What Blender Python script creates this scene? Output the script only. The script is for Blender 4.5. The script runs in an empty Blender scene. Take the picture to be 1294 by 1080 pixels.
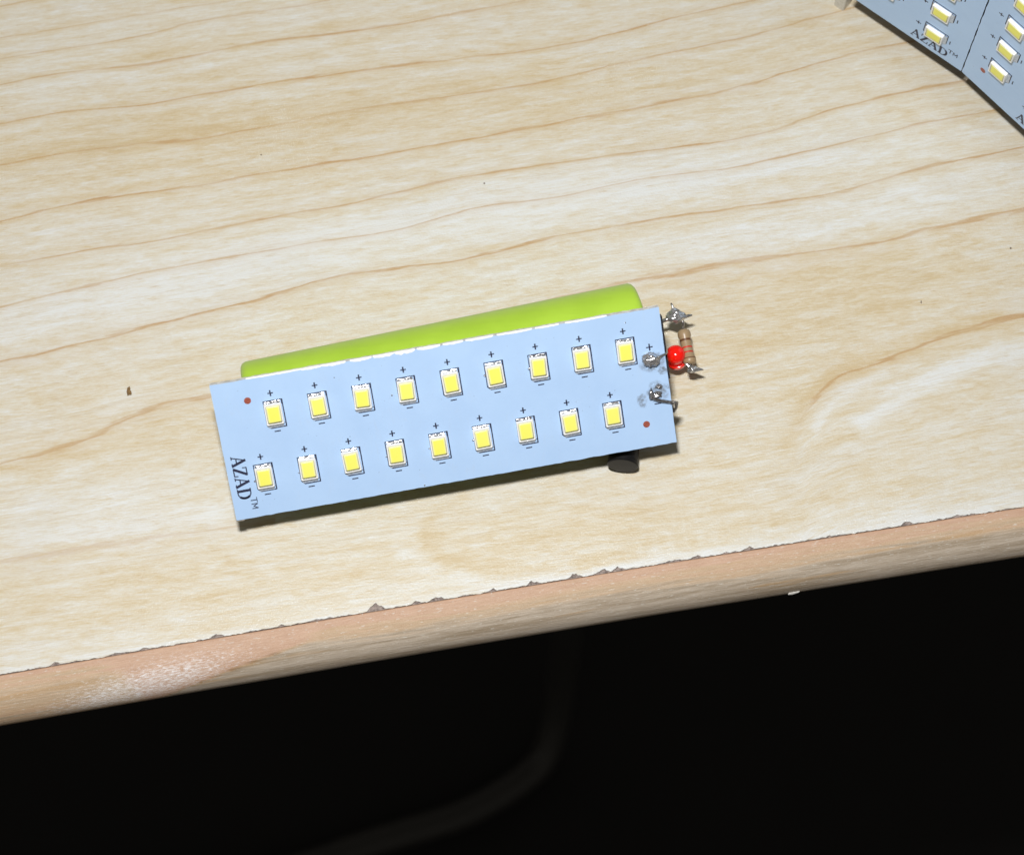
import bpy, bmesh, math, random
from mathutils import Vector, Matrix, noise
sc = bpy.context.scene
MM = 0.001
R = math.radians

# ------------------------------------------------------------------ camera
CAM = Vector((0.0, -132.495, 374.255))            # millimetres, table top is z = 0
FWD = (-CAM).normalized()
UP = Vector((0, 374.255, 132.495)).normalized()
cd = bpy.data.cameras.new('camera')
cam = bpy.data.objects.new('camera', cd)
sc.collection.objects.link(cam)
cam.location = CAM * MM
cam.rotation_euler = FWD.to_track_quat('-Z', 'Y').to_euler()
cd.sensor_width = 36
cd.lens = 81.825
cd.clip_start = 0.01
cd.clip_end = 20
cd.dof.use_dof = True
cd.dof.focus_distance = 0.393
cd.dof.aperture_fstop = 26
sc.camera = cam

# ------------------------------------------------------------------ room light
w = bpy.data.worlds.new('World')
sc.world = w
w.use_nodes = True
bgn = w.node_tree.nodes['Background']
bgn.inputs[0].default_value = (1.0, 0.92, 0.80, 1)
bgn.inputs[1].default_value = 0.115

# ------------------------------------------------------------------ the camera's flash
ld = bpy.data.lights.new('flash', 'AREA')
ld.shape = 'RECTANGLE'
ld.size = 0.034
ld.size_y = 0.014
ld.energy = 1.80
ld.color = (1.0, 0.995, 0.985)
fl = bpy.data.objects.new('flash', ld)
sc.collection.objects.link(fl)
fl.location = (CAM + UP * 82 + Vector((-18, 0, 0))) * MM
fl.rotation_euler = (Vector((5, 0, 0)) * MM - fl.location).to_track_quat('-Z', 'Y').to_euler()

sc.view_settings.view_transform = 'Standard'
sc.view_settings.look = 'None'
sc.view_settings.exposure = 0.0
sc.view_settings.gamma = 1.0

# ------------------------------------------------------------------ helpers
C = sc.collection


class MB:
    """collects geometry in millimetres"""
    def __init__(s):
        s.v = []; s.f = []; s.m = []

    def quad_strip(s, rows, closed=True, cap=True, mi=0):
        n = len(rows[0]); base = len(s.v)
        for r in rows:
            s.v += [tuple(p) for p in r]
        for i in range(len(rows) - 1):
            for j in range(n if closed else n - 1):
                k = (j + 1) % n
                s.f.append((base + i * n + j, base + i * n + k, base + (i + 1) * n + k, base + (i + 1) * n + j)); s.m.append(mi)
        if cap:
            s.f.append(tuple(base + j for j in reversed(range(n)))); s.m.append(mi)
            s.f.append(tuple(base + (len(rows) - 1) * n + j for j in range(n))); s.m.append(mi)

    def prism(s, pts, z0, z1, mi=0, bev=0.0, mi_top=None):
        """outline pts (ccw), from z0 to z1, optional chamfer on the top"""
        n = len(pts); base = len(s.v)
        cx = sum(p[0] for p in pts) / n; cy = sum(p[1] for p in pts) / n
        rows = [[(p[0], p[1], z0) for p in pts]]
        if bev:
            rows.append([(p[0], p[1], z1 - bev) for p in pts])
            q = []
            for p in pts:
                d = Vector((cx - p[0], cy - p[1])); L = d.length
                d = d / L * bev if L else d
                q.append((p[0] + d.x, p[1] + d.y, z1))
            rows.append(q)
        else:
            rows.append([(p[0], p[1], z1) for p in pts])
        s.quad_strip(rows, mi=mi)
        if mi_top is not None:
            s.m[-1] = mi_top

    def box(s, x0, x1, y0, y1, z0, z1, mi=0, bev=0.0):
        s.prism([(x0, y0), (x1, y0), (x1, y1), (x0, y1)], z0, z1, mi, bev)

    def flat(s, pts, z, mi=0):
        b = len(s.v); s.v += [(p[0], p[1], z) for p in pts]
        s.f.append(tuple(range(b, b + len(pts)))); s.m.append(mi)

    def tube(s, pts, rad, n=12, mi=0):
        pts = [Vector(p) for p in pts]
        if not isinstance(rad, (list, tuple)):
            rad = [rad] * len(pts)
        rows = []; prev = None
        for i, p in enumerate(pts):
            t = (pts[min(i + 1, len(pts) - 1)] - pts[max(i - 1, 0)]).normalized()
            a = prev if prev is not None else (Vector((0, 0, 1)) if abs(t.z) < 0.9 else Vector((1, 0, 0)))
            a = (a - t * a.dot(t)).normalized(); prev = a
            b = t.cross(a)
            rows.append([p + (a * math.cos(2 * math.pi * j / n) + b * math.sin(2 * math.pi * j / n)) * rad[i] for j in range(n)])
        s.quad_strip(rows, mi=mi)

    def revolve(s, prof, origin, axis, n=32, mi=0):
        """prof: (along, radius)"""
        axis = Vector(axis).normalized(); o = Vector(origin)
        a = axis.orthogonal().normalized(); b = axis.cross(a)
        rows = [[o + axis * h + (a * math.cos(2 * math.pi * j / n) + b * math.sin(2 * math.pi * j / n)) * r for j in range(n)] for h, r in prof]
        s.quad_strip(rows, mi=mi)

    def lump(s, centre, radii, spikes=(), amp=0.12, seed=0, sub=4, freq=1.5, mi=0):
        bm = bmesh.new(); bmesh.ops.create_icosphere(bm, subdivisions=sub, radius=1)
        c = Vector(centre); base = len(s.v)
        sp = [(Vector(d).normalized(), L, k) for d, L, k in spikes]
        for v in bm.verts:
            d = v.co.normalized()
            r = 1 + amp * noise.noise(d * freq + Vector((seed * 7.1, seed * 3.3, 1.7))) + 0.5 * amp * noise.noise(d * freq * 2.6 + Vector((seed * 2.1, 9.3, seed)))
            p = Vector((d.x * radii[0], d.y * radii[1], d.z * radii[2])) * r
            for sd, L, k in sp:
                p += sd * L * math.exp(k * (d.dot(sd) - 1))
            s.v.append(tuple(c + p))
        for f in bm.faces:
            s.f.append(tuple(base + v.index for v in f.verts)); s.m.append(mi)
        bm.free()

    def build(s, name, mats, parent=None, smooth=False, angle=None, xform=None):
        me = bpy.data.meshes.new(name)
        me.from_pydata([(a * MM, b * MM, c * MM) for a, b, c in s.v], [], s.f)
        for m in (mats if isinstance(mats, (list, tuple)) else [mats]):
            me.materials.append(m)
        me.polygons.foreach_set('material_index', s.m)
        bm = bmesh.new(); bm.from_mesh(me); bmesh.ops.recalc_face_normals(bm, faces=bm.faces[:]); bm.to_mesh(me); bm.free()
        if smooth or angle:
            me.polygons.foreach_set('use_smooth', [True] * len(me.polygons))
            if angle:
                me.set_sharp_from_angle(angle=R(angle))
        me.update()
        o = bpy.data.objects.new(name, me); C.objects.link(o)
        if parent:
            o.parent = parent
        if xform is not None:
            o.matrix_local = xform
        return o


def thing(name, label, cat, loc, group=None):
    o = bpy.data.objects.new(name, None); C.objects.link(o)
    o.empty_display_size = 0.01
    o.location = Vector(loc) * MM; o['label'] = label; o['category'] = cat
    if group:
        o['group'] = group
    return o


def tag(o, label, cat, group=None):
    o['label'] = label; o['category'] = cat
    if group:
        o['group'] = group
    return o


def frame(o, x, y, z=None):
    """matrix from an origin (mm) and axes"""
    x = Vector(x); y = Vector(y); z = x.cross(y).normalized() * x.length
    m = Matrix.Identity(4)
    for i in range(3):
        m[i][0] = x[i]; m[i][1] = y[i]; m[i][2] = z[i]; m[i][3] = o[i] * MM
    return m


def T(x, y, z=0.0):
    return Matrix.Translation(Vector((x, y, z)) * MM)


# ------------------------------------------------------------------ material helpers
class NT:
    def __init__(s, name):
        s.m = bpy.data.materials.new(name); s.m.use_nodes = True
        s.t = s.m.node_tree; s.b = s.t.nodes['Principled BSDF']

    def n(s, typ, **kw):
        o = s.t.nodes.new(typ)
        for k, v in kw.items():
            setattr(o, k, v)
        return o

    def link(s, a, b):
        s.t.links.new(a, b)

    def val(s, sock, v):
        if hasattr(v, 'is_linked') or isinstance(v, bpy.types.NodeSocket):
            s.link(v, sock)
        else:
            sock.default_value = v

    def math(s, op, a, b=0.0, c=None, clamp=False):
        o = s.n('ShaderNodeMath', operation=op, use_clamp=clamp)
        s.val(o.inputs[0], a); s.val(o.inputs[1], b)
        if c is not None:
            s.val(o.inputs[2], c)
        return o.outputs[0]

    def mix(s, f, a, b, blend='MIX'):
        o = s.n('ShaderNodeMix', data_type='RGBA', blend_type=blend)
        s.val(o.inputs[0], f)
        for sock, v in ((o.inputs[6], a), (o.inputs[7], b)):
            s.val(sock, v if not isinstance(v, tuple) else (*v, 1))
        return o.outputs[2]

    def noise(s, vec, scale=1.0, detail=4.0, rough=0.55, dist=0.0):
        o = s.n('ShaderNodeTexNoise')
        s.link(vec, o.inputs['Vector'])
        o.inputs['Scale'].default_value = scale; o.inputs['Detail'].default_value = detail
        o.inputs['Roughness'].default_value = rough; o.inputs['Distortion'].default_value = dist
        return o.outputs[0]

    def ramp(s, f, stops):
        o = s.n('ShaderNodeValToRGB'); e = o.color_ramp.elements
        while len(e) < len(stops):
            e.new(0.5)
        for i, (p, c) in enumerate(stops):
            e[i].position = p; e[i].color = (*c, 1) if len(c) == 3 else c
        s.link(f, o.inputs[0]); return o.outputs[0]

    def remap(s, v, a, b, c=0.0, d=1.0, smooth=True):
        o = s.n('ShaderNodeMapRange', interpolation_type='SMOOTHSTEP' if smooth else 'LINEAR')
        s.link(v, o.inputs[0])
        for i, x in enumerate((a, b, c, d)):
            o.inputs[i + 1].default_value = x
        return o.outputs[0]

    def attr(s, name, vec=False):
        o = s.n('ShaderNodeAttribute', attribute_name=name)
        return o.outputs['Vector'] if vec else o.outputs['Fac']

    def scaled(s, vec, k):
        o = s.n('ShaderNodeVectorMath', operation='MULTIPLY'); s.link(vec, o.inputs[0]); o.inputs[1].default_value = k
        return o.outputs[0]

    def objmm(s):
        o = s.n('ShaderNodeTexCoord')
        return s.scaled(o.outputs['Object'], (1000, 1000, 1000))

    def bump(s, h, strength, dist, normal=None):
        o = s.n('ShaderNodeBump'); o.inputs['Strength'].default_value = strength; o.inputs['Distance'].default_value = dist * MM
        s.link(h, o.inputs['Height'])
        if normal is not None:
            s.link(normal, o.inputs['Normal'])
        return o.outputs[0]

    def set(s, **kw):
        for k, v in kw.items():
            s.val(s.b.inputs[k.replace('_', ' ')], (*v, 1) if isinstance(v, tuple) and len(v) == 3 else v)
        return s.m


def plain(name, col, rough=0.4, metal=0.0, var=0.06, scale=2.0, bump=0.0, bscale=6.0, **kw):
    n = NT(name); p = n.objmm()
    f = n.noise(p, scale, 4)
    c = n.mix(n.remap(f, 0.3, 0.7), tuple(x * (1 - var) for x in col), tuple(min(1, x * (1 + var)) for x in col))
    n.set(Base_Color=c, Roughness=rough, Metallic=metal, **kw)
    if bump:
        n.link(n.bump(n.noise(p, bscale, 3), bump, 0.1), n.b.inputs['Normal'])
    return n.m


# ---- printed wood laminate of the table top
def laminate_material():
    n = NT('wood_laminate')
    g = n.attr('ring')                      # integer on each growth line
    ls = n.attr('line_strength')
    gv = n.attr('grain', True)              # along, across (mm)
    wht = n.attr('pale')
    p = n.objmm()
    # broad light and dark figure following the grain
    broad = n.noise(n.scaled(gv, (0.016, 0.30, 1)), 1.0, 4, 0.6, 0.6)
    streak = n.noise(n.scaled(gv, (0.07, 0.85, 1)), 1.0, 5, 0.7, 0.6)
    fv = n.attr('fibre', True)              # the fine fibre runs a little flatter than the growth lines
    mott = n.noise(n.scaled(fv, (0.13, 0.75, 1)), 1.0, 5, 0.72, 0.5)
    fibre = n.remap(n.noise(n.scaled(fv, (0.34, 4.6, 1)), 1.0, 5, 0.75, 0.3), 0.27, 0.73, smooth=False)
    fine = n.noise(n.scaled(fv, (1.1, 7.0, 1)), 1.0, 3, 0.8)
    pore = n.noise(n.scaled(fv, (0.34, 5.2, 1)), 1.0, 2, 0.5)
    tone = n.math('ADD', n.math('MULTIPLY', broad, 0.50), n.math('MULTIPLY', streak, 0.42))
    tone = n.math('ADD', tone, n.math('MULTIPLY', mott, 0.85))
    tone = n.math('ADD', tone, n.math('MULTIPLY', fibre, 0.46))
    tone = n.math('ADD', tone, n.math('MULTIPLY', fine, 0.46))
    tone = n.math('ADD', tone, n.math('MULTIPLY', wht, 0.60))
    col = n.ramp(n.remap(tone, 1.02, 1.66, smooth=False), [(0.0, (0.560, 0.445, 0.265)), (0.28, (0.610, 0.525, 0.370)), (0.60, (0.645, 0.610, 0.520)), (1.0, (0.690, 0.705, 0.695))])
    # short brown fibre dashes
    dash = n.math('MULTIPLY', n.remap(pore, 0.58, 0.72), n.remap(mott, 0.62, 0.40))
    col = n.mix(n.math('MULTIPLY', dash, 0.46), col, (0.48, 0.325, 0.16))
    # faint companion lines running parallel to the growth lines
    par = n.noise(n.scaled(gv, (0.012, 2.1, 1)), 1.0, 2, 0.6)
    par = n.math('MULTIPLY', n.remap(n.math('ABSOLUTE', n.math('SUBTRACT', par, 0.5)), 0.0, 0.035, 1, 0), n.remap(broad, 0.42, 0.62))
    col = n.mix(n.math('MULTIPLY', par, 0.30), col, (0.50, 0.40, 0.26))
    # growth lines, dark on one side and fading on the other
    wob = n.math('MULTIPLY', n.math('SUBTRACT', n.noise(n.scaled(gv, (0.10, 1.2, 1)), 1.0, 3), 0.5), 0.16)
    gg = n.math('ADD', g, wob)
    fr = n.math('SUBTRACT', gg, n.math('ROUND', gg))            # -0.5..0.5
    core = n.remap(n.math('ABSOLUTE', fr), 0.004, 0.032, 1, 0)
    up = n.math('MULTIPLY', n.remap(fr, 0.0, 0.32, 1, 0), n.math('GREATER_THAN', fr, 0.0))
    dn = n.math('MULTIPLY', n.remap(fr, -0.20, 0.0, 0, 1), n.math('LESS_THAN', fr, 0.0))
    breakup = n.remap(n.noise(n.scaled(gv, (0.06, 0.5, 1)), 1.0, 4, 0.6), 0.26, 0.62, 0.38, 0.95)
    lsb = n.math('MULTIPLY', ls, breakup)
    halo = n.math('MULTIPLY', n.math('ADD', n.math('MULTIPLY', up, 0.22), n.math('MULTIPLY', dn, 0.40)), lsb)
    col = n.mix(halo, col, (0.54, 0.385, 0.19))
    fcore = n.math('MULTIPLY', core, n.remap(fibre, 0.2, 0.7, 0.6, 1.0))
    col = n.mix(n.math('MULTIPLY', n.math('MULTIPLY', fcore, lsb), 1.0), col, (0.46, 0.270, 0.100))
    # scuffs and grime
    grime = n.remap(n.noise(p, 0.06, 5, 0.65), 0.48, 0.75, 0.0, 0.10)
    col = n.mix(grime, col, (0.42, 0.36, 0.28))
    n.set(Base_Color=col, Roughness=0.44)
    n.b.inputs['Specular IOR Level'].default_value = 0.5
    # pressed laminate texture: fine dimples that sparkle under the flash
    pore2 = n.noise(n.scaled(p, (1.0, 1.0, 1)), 2.6, 2, 0.6)
    lin = n.noise(n.scaled(gv, (0.7, 3.6, 1)), 1.0, 3, 0.6)
    h = n.math('ADD', n.math('MULTIPLY', pore2, 0.7), n.math('MULTIPLY', lin, 0.45))
    n.link(n.bump(h, 0.32, 0.16), n.b.inputs['Normal'])
    n.b.inputs['Coat Weight'].default_value = 0.6
    n.b.inputs['Coat Roughness'].default_value = 0.13
    h2 = n.noise(p, 2.1, 3, 0.7)
    n.link(n.bump(h2, 1.0, 0.42), n.b.inputs['Coat Normal'])
    return n.m


def moulding_material():
    n = NT('moulding_wood')
    gv = n.attr('grain', True)
    pk = n.attr('pink'); seam = n.attr('seam'); glare = n.attr('glare')
    st = n.noise(n.scaled(gv, (0.035, 0.9, 1)), 1.0, 5, 0.6, 0.5)
    fi = n.noise(n.scaled(gv, (0.25, 3.5, 1)), 1.0, 4, 0.65)
    pk2 = n.remap(n.math('ADD', pk, n.math('MULTIPLY', n.math('SUBTRACT', st, 0.5), 1.6)), 0.25, 0.75)
    pinkc = n.mix(fi, (0.40, 0.225, 0.140), (0.68, 0.47, 0.335))
    grey = n.mix(n.remap(n.math('ADD', st, n.math('MULTIPLY', fi, 0.6)), 0.55, 1.05), (0.34, 0.265, 0.185), (0.57, 0.49, 0.40))
    tan = n.mix(fi, (0.42, 0.275, 0.155), (0.62, 0.465, 0.31))
    grey = n.mix(n.remap(n.math('ADD', pk, n.math('MULTIPLY', n.math('SUBTRACT', st, 0.5), 1.4)), -0.10, 0.42), grey, tan)
    col = n.mix(pk2, grey, pinkc)
    br = n.remap(n.noise(n.scaled(gv, (0.03, 0.5, 1)), 1.0, 3, 0.6), 0.56, 0.68, 0.0, 0.55)
    col = n.mix(n.math('MULTIPLY', br, n.math('SUBTRACT', 1.0, pk2)), col, (0.46, 0.28, 0.12))
    sl = n.math('MULTIPLY', n.remap(n.math('ABSOLUTE', seam), 0.0, 0.55, 1, 0), 0.85)
    col = n.mix(sl, col, (0.27, 0.16, 0.075))
    # smoother patch, with the flash glare painted on as white flecks
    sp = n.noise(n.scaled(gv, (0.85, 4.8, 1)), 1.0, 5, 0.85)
    glint = n.remap(n.math('ADD', sp, n.math('MULTIPLY', glare, 0.13)), 0.55, 0.74)
    glint = n.math('MULTIPLY', glint, n.remap(glare, 0.02, 0.35))
    col = n.mix(n.math('MULTIPLY', glint, 0.95), col, (0.90, 0.89, 0.90))
    fl2 = n.remap(n.noise(n.scaled(gv, (0.7, 4.0, 1)), 1.0, 2, 0.7), 0.60, 0.72, 0, 0.7)
    col = n.mix(fl2, col, (0.70, 0.68, 0.62))
    n.set(Base_Color=col, Roughness=n.math('SUBTRACT', 0.42, n.math('MULTIPLY', glare, 0.14)))
    n.link(n.bump(n.math('ADD', sp, n.math('MULTIPLY', fi, 0.8)), 0.6, 0.16), n.b.inputs['Normal'])
    return n.m


def solder_material(name, dark=0.0):
    n = NT(name); p = n.objmm()
    f = n.noise(p, 2.2, 5, 0.6)
    c = n.mix(n.remap(f, 0.35, 0.7), (0.42 - dark * .26, 0.41 - dark * .26, 0.41 - dark * .26), (0.84 - dark * .3, 0.84 - dark * .3, 0.86 - dark * .3))
    n.set(Base_Color=c, Metallic=0.82, Roughness=n.remap(f, 0.3, 0.7, 0.26, 0.12))
    n.link(n.bump(n.noise(p, 1.2, 2, 0.5), 0.2, 0.2), n.b.inputs['Normal'])
    return n.m


def mask_material():
    n = NT('blue_solder_mask'); p = n.objmm()
    f = n.noise(p, 0.12, 4, 0.6); d = n.noise(p, 1.1, 4, 0.7)
    c = n.mix(n.remap(f, 0.3, 0.7), (0.435, 0.615, 0.885), (0.460, 0.645, 0.915))
    c = n.mix(n.remap(d, 0.60, 0.80, 0, 0.10), c, (0.35, 0.36, 0.38))
    sm = n.noise(n.scaled(p, (0.5, 0.16, 1)), 1.0, 5, 0.7, 1.2)
    c = n.mix(n.remap(sm, 0.55, 0.75, 0, 0.16), c, (0.46, 0.54, 0.66))
    sp = n.noise(p, 2.4, 2, 0.5)
    c = n.mix(n.remap(sp, 0.735, 0.76, 0, 0.5), c, (0.12, 0.11, 0.12))
    n.set(Base_Color=c, Roughness=n.remap(sm, 0.35, 0.7, 0.32, 0.48))
    n.link(n.bump(n.noise(p, 1.8, 3), 0.10, 0.05), n.b.inputs['Normal'])
    return n.m


def edge_material():
    n = NT('cut_aluminium_edge'); p = n.objmm()
    st = n.noise(n.scaled(p, (5.0, 5.0, 0.6)), 1.0, 3, 0.6)
    c = n.mix(st, (0.22, 0.20, 0.17), (0.50, 0.47, 0.42))
    n.set(Base_Color=c, Metallic=0.85, Roughness=0.30)
    return n.m


def stain_material():
    n = NT('flux_stain'); p = n.objmm()
    f = n.noise(p, 1.3, 5, 0.7)
    n.set(Base_Color=n.mix(f, (0.10, 0.09, 0.08), (0.36, 0.34, 0.30)), Roughness=0.3)
    a = n.math('MULTIPLY', n.remap(n.noise(p, 1.1, 5, 0.65), 0.32, 0.70), n.math('MULTIPLY', n.attr('soft'), 0.62))
    n.set(Alpha=a)
    return n.m


def battery_material():
    n = NT('green_battery_wrap'); p = n.objmm()
    f = n.noise(p, 0.18, 3, 0.5)
    c = n.mix(n.remap(f, 0.3, 0.7), (0.400, 0.630, 0.048), (0.440, 0.680, 0.056))
    n.set(Base_Color=c, Roughness=0.42)
    n.b.inputs['Coat Weight'].default_value = 0.3; n.b.inputs['Coat Roughness'].default_value = 0.28
    n.link(n.bump(n.noise(n.scaled(p, (0.15, 1, 1)), 0.9, 3, 0.6), 0.25, 0.25), n.b.inputs['Normal'])
    return n.m


def resistor_material():
    n = NT('resistor_lacquer')
    n.set(Base_Color=(0.35, 0.245, 0.140), Roughness=0.35)
    n.link(n.bump(n.noise(n.objmm(), 2.5, 3), 0.2, 0.1), n.b.inputs['Normal'])
    return n.m


def phosphor_material():
    n = NT('yellow_phosphor'); p = n.objmm()
    sx = n.n('ShaderNodeSeparateXYZ'); n.link(p, sx.inputs[0])
    ex = n.remap(n.math('ABSOLUTE', sx.outputs[0]), 0.72, 1.22, 0, 1)       # the yellow gel thins out into the white rim
    ey = n.remap(n.math('ABSOLUTE', n.math('ADD', sx.outputs[1], 0.08)), 1.12, 1.62, 0, 1)
    e = n.math('MAXIMUM', ex, ey)
    oi = n.n('ShaderNodeObjectInfo')
    c = n.mix(n.math('ADD', n.math('MULTIPLY', n.noise(p, 1.1, 3), 0.6), n.math('MULTIPLY', oi.outputs['Random'], 0.4)), (0.91, 0.88, 0.12), (0.95, 0.93, 0.21))
    n.set(Base_Color=n.mix(n.math('MULTIPLY', e, 0.85), c, (0.90, 0.90, 0.70)), Roughness=0.3)
    return n.m


M_lam = laminate_material()
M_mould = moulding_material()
M_core = plain('particle_core', (0.25, 0.205, 0.185), 0.8, var=0.45, scale=2.0, bump=0.8, bscale=3.0)
M_lamedge = plain('laminate_broken_edge', (0.70, 0.68, 0.64), 0.6, var=0.18, scale=3.0, bump=0.4)
M_mask = mask_material()
M_edge = edge_material()
M_white = plain('white_plastic', (0.88, 0.88, 0.86), 0.35, var=0.03)
M_phos = phosphor_material()
M_ink = plain('dark_ink', (0.020, 0.022, 0.055), 0.5, var=0.25)
M_solder = solder_material('bright_solder')
M_sold2 = solder_material('burnt_solder', 0.9)
M_tin = plain('dull_tin', (0.50, 0.56, 0.64), 0.4, metal=0.25, var=0.2, scale=3)
M_flux = stain_material()
M_copper = plain('bare_copper', (0.33, 0.085, 0.055), 0.45, var=0.25, scale=3)
M_green = battery_material()
M_black = plain('black_plastic', (0.008, 0.008, 0.009), 0.42, var=0.2, Specular_IOR_Level=0.22)
M_dark = plain('dark_tape', (0.018, 0.018, 0.024), 0.45, var=0.3)
M_res = resistor_material()
M_brown = plain('brown_band', (0.13, 0.05, 0.018), 0.4)
M_redband = plain('red_band', (0.55, 0.035, 0.02), 0.4)
M_lead = plain('tinned_wire', (0.45, 0.44, 0.43), 0.3, metal=0.9, var=0.25, scale=3)
M_chip = plain('flash_white_burr', (0.85, 0.86, 0.84), 0.4, var=0.05)
M_cut = plain('flash_lit_cut_edge', (0.74, 0.75, 0.74), 0.45, metal=0.15, var=0.25, scale=1.2)
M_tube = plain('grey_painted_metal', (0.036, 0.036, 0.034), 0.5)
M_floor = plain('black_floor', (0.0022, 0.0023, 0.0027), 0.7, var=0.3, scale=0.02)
M_tab = plain('raw_aluminium', (0.36, 0.33, 0.27), 0.5, metal=0.3, var=0.3, scale=3)
M_foot = plain('pale_clear_plastic', (0.62, 0.60, 0.54), 0.25, var=0.08)
M_crumb = plain('brown_wood_crumb', (0.21, 0.125, 0.045), 0.7, var=0.4, scale=4)
M_speck = plain('dark_dust', (0.16, 0.125, 0.095), 0.8, var=0.4)
nr = NT('red_epoxy')
nr.set(Base_Color=(0.92, 0.010, 0.004), Roughness=0.14, IOR=1.5)
nr.b.inputs['Subsurface Weight'].default_value = 0.35
nr.b.inputs['Subsurface Radius'].default_value = (1.0, 0.12, 0.05)
nr.b.inputs['Subsurface Scale'].default_value = 1.2 * MM
nr.b.inputs['Coat Weight'].default_value = 0.6
M_red = nr.m
ng = NT('clear_red_epoxy')
ng.set(Base_Color=(0.90, 0.030, 0.020), Roughness=0.08, IOR=1.5)
ng.b.inputs['Transmission Weight'].default_value = 0.75
M_redclear = ng.m

# ------------------------------------------------------------------ floor
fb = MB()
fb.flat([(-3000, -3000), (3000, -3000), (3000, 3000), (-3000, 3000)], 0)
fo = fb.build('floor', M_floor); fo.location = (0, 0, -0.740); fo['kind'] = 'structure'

# ------------------------------------------------------------------ table
table = thing('table', 'pale wood grain laminate table with a rounded pinkish wood edge', 'table', (0, 0, 0))
# traced growth lines of the printed wood, millimetres on the table top
LINES = [
[(-85.6, -23.9), (-70.0, -21.4), (-47.5, -17.8), (-6.3, -12.0), (27.2, -7.1), (48.2, -0.7), (50.8, 3.6), (55.5, 8.7), (63.1, 11.7), (73.5, 16.1), (83.8, 19.5), (88.8, 20.5)],
[(-86.9, -6.4), (-74.6, -3.1), (-62.9, 3.2), (-52.6, 5.8), (-20.1, 16.0), (19.5, 27.2), (30.6, 29.6), (47.0, 32.1), (63.5, 34.2), (72.5, 36.9), (90.3, 41.0)],
[(-88.2, 12.0), (-74.3, 15.7), (-60.4, 19.5), (-44.1, 23.7), (-31.1, 28.0), (-13.0, 30.5), (-6.5, 31.9), (8.3, 35.7), (23.3, 38.6), (41.3, 41.5), (57.2, 44.0), (68.7, 47.7), (80.2, 50.6), (91.2, 53.1)],
[(-89.0, 22.3), (-71.9, 26.8), (-53.5, 31.0), (-34.0, 34.5), (-20.2, 36.8), (-6.1, 41.2), (8.4, 43.2), (23.4, 46.9), (38.6, 48.9), (53.8, 52.6), (63.8, 55.1), (76.9, 58.6), (86.1, 60.2), (91.8, 61.4)],
[(-89.5, 29.9), (-75.9, 32.5), (-58.5, 35.5), (-42.5, 39.3), (-27.3, 42.1), (-13.2, 46.0), (-6.6, 47.3), (8.4, 49.8), (27.3, 52.6), (44.9, 55.6), (56.4, 59.9), (69.5, 63.7), (80.3, 65.9), (92.4, 68.4)],
[(-90.2, 38.4), (-76.5, 42.1), (-55.5, 45.6), (-34.4, 49.5), (-20.4, 51.9), (-6.6, 54.8), (8.5, 57.8), (27.6, 61.9), (42.9, 65.4), (50.7, 68.4), (62.4, 71.8), (70.8, 73.9), (93.2, 79.8)],
[(-91.0, 49.5), (-77.1, 52.2), (-51.7, 55.3), (-27.7, 60.5), (-6.7, 63.8), (8.6, 66.7), (20.9, 70.1), (36.3, 73.6), (47.1, 76.5), (59.7, 80.6), (80.0, 86.0)],
[(-91.6, 57.5), (-81.1, 59.7), (-63.3, 61.8), (-46.3, 65.3), (-27.8, 68.1), (-6.7, 71.0), (8.6, 73.1), (20.3, 76.2), (31.8, 79.6), (42.7, 82.2), (65.7, 87.6)],
[(-92.1, 65.3), (-83.0, 67.6), (-65.2, 69.7), (-46.6, 73.8), (-28.0, 76.5), (-6.3, 80.7), (0.4, 82.2), (22.2, 86.8)],
[(-92.5, 70.7), (-69.0, 74.9), (-58.4, 78.1), (-38.2, 81.6), (-33.9, 82.7), (-18.4, 86.3)],
[(-92.8, 74.6), (-62.1, 80.7), (-50.1, 82.7), (-32.9, 86.6)],
]
STRENGTH = [0.55, 0.85, 0.95, 0.85, 0.95, 1.0, 0.85, 0.95, 0.8, 0.75, 0.6]


def smooth_line(L, x):
    if x <= L[0][0]:
        return L[0][1] + (x - L[0][0]) * 0.19
    if x >= L[-1][0]:
        return L[-1][1] + (x - L[-1][0]) * 0.21
    for i in range(len(L) - 1):
        if L[i][0] <= x <= L[i + 1][0]:
            (x1, y1), (x2, y2) = L[i], L[i + 1]
            h = x2 - x1; t = (x - x1) / h
            m1 = (L[i + 1][1] - L[i - 1][1]) / (L[i + 1][0] - L[i - 1][0]) if i > 0 else (y2 - y1) / h
            m2 = (L[i + 2][1] - L[i][1]) / (L[i + 2][0] - L[i][0]) if i + 2 < len(L) else (y2 - y1) / h
            t2, t3 = t * t, t * t * t
            return (2 * t3 - 3 * t2 + 1) * y1 + (t3 - 2 * t2 + t) * h * m1 + (-2 * t3 + 3 * t2) * y2 + (t3 - t2) * h * m2


def ring(x, y, ys):
    """ring number and the strength of the nearest growth line"""
    n = len(ys)
    if y < ys[0]:
        g = -0.55 * (1 - math.exp(-(ys[0] - y) / 9.0))      # no further lines towards the front edge
    elif y >= ys[-1]:
        g = n - 1 + (y - ys[-1]) / 7.0
    else:
        for k in range(n - 1):
            if ys[k] <= y < ys[k + 1]:
                g = k + (y - ys[k]) / (ys[k + 1] - ys[k]); break
    k = max(0, min(n - 1, round(g)))
    s = STRENGTH[k]
    if k == 0:      # this one is only a faint step on the left and a bold tan sweep on the right
        s = 0.42 if x < -40 else 0.95 * max(0.0, min(1.0, (x - 47.5) / 7.0))
    return g, s


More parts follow.
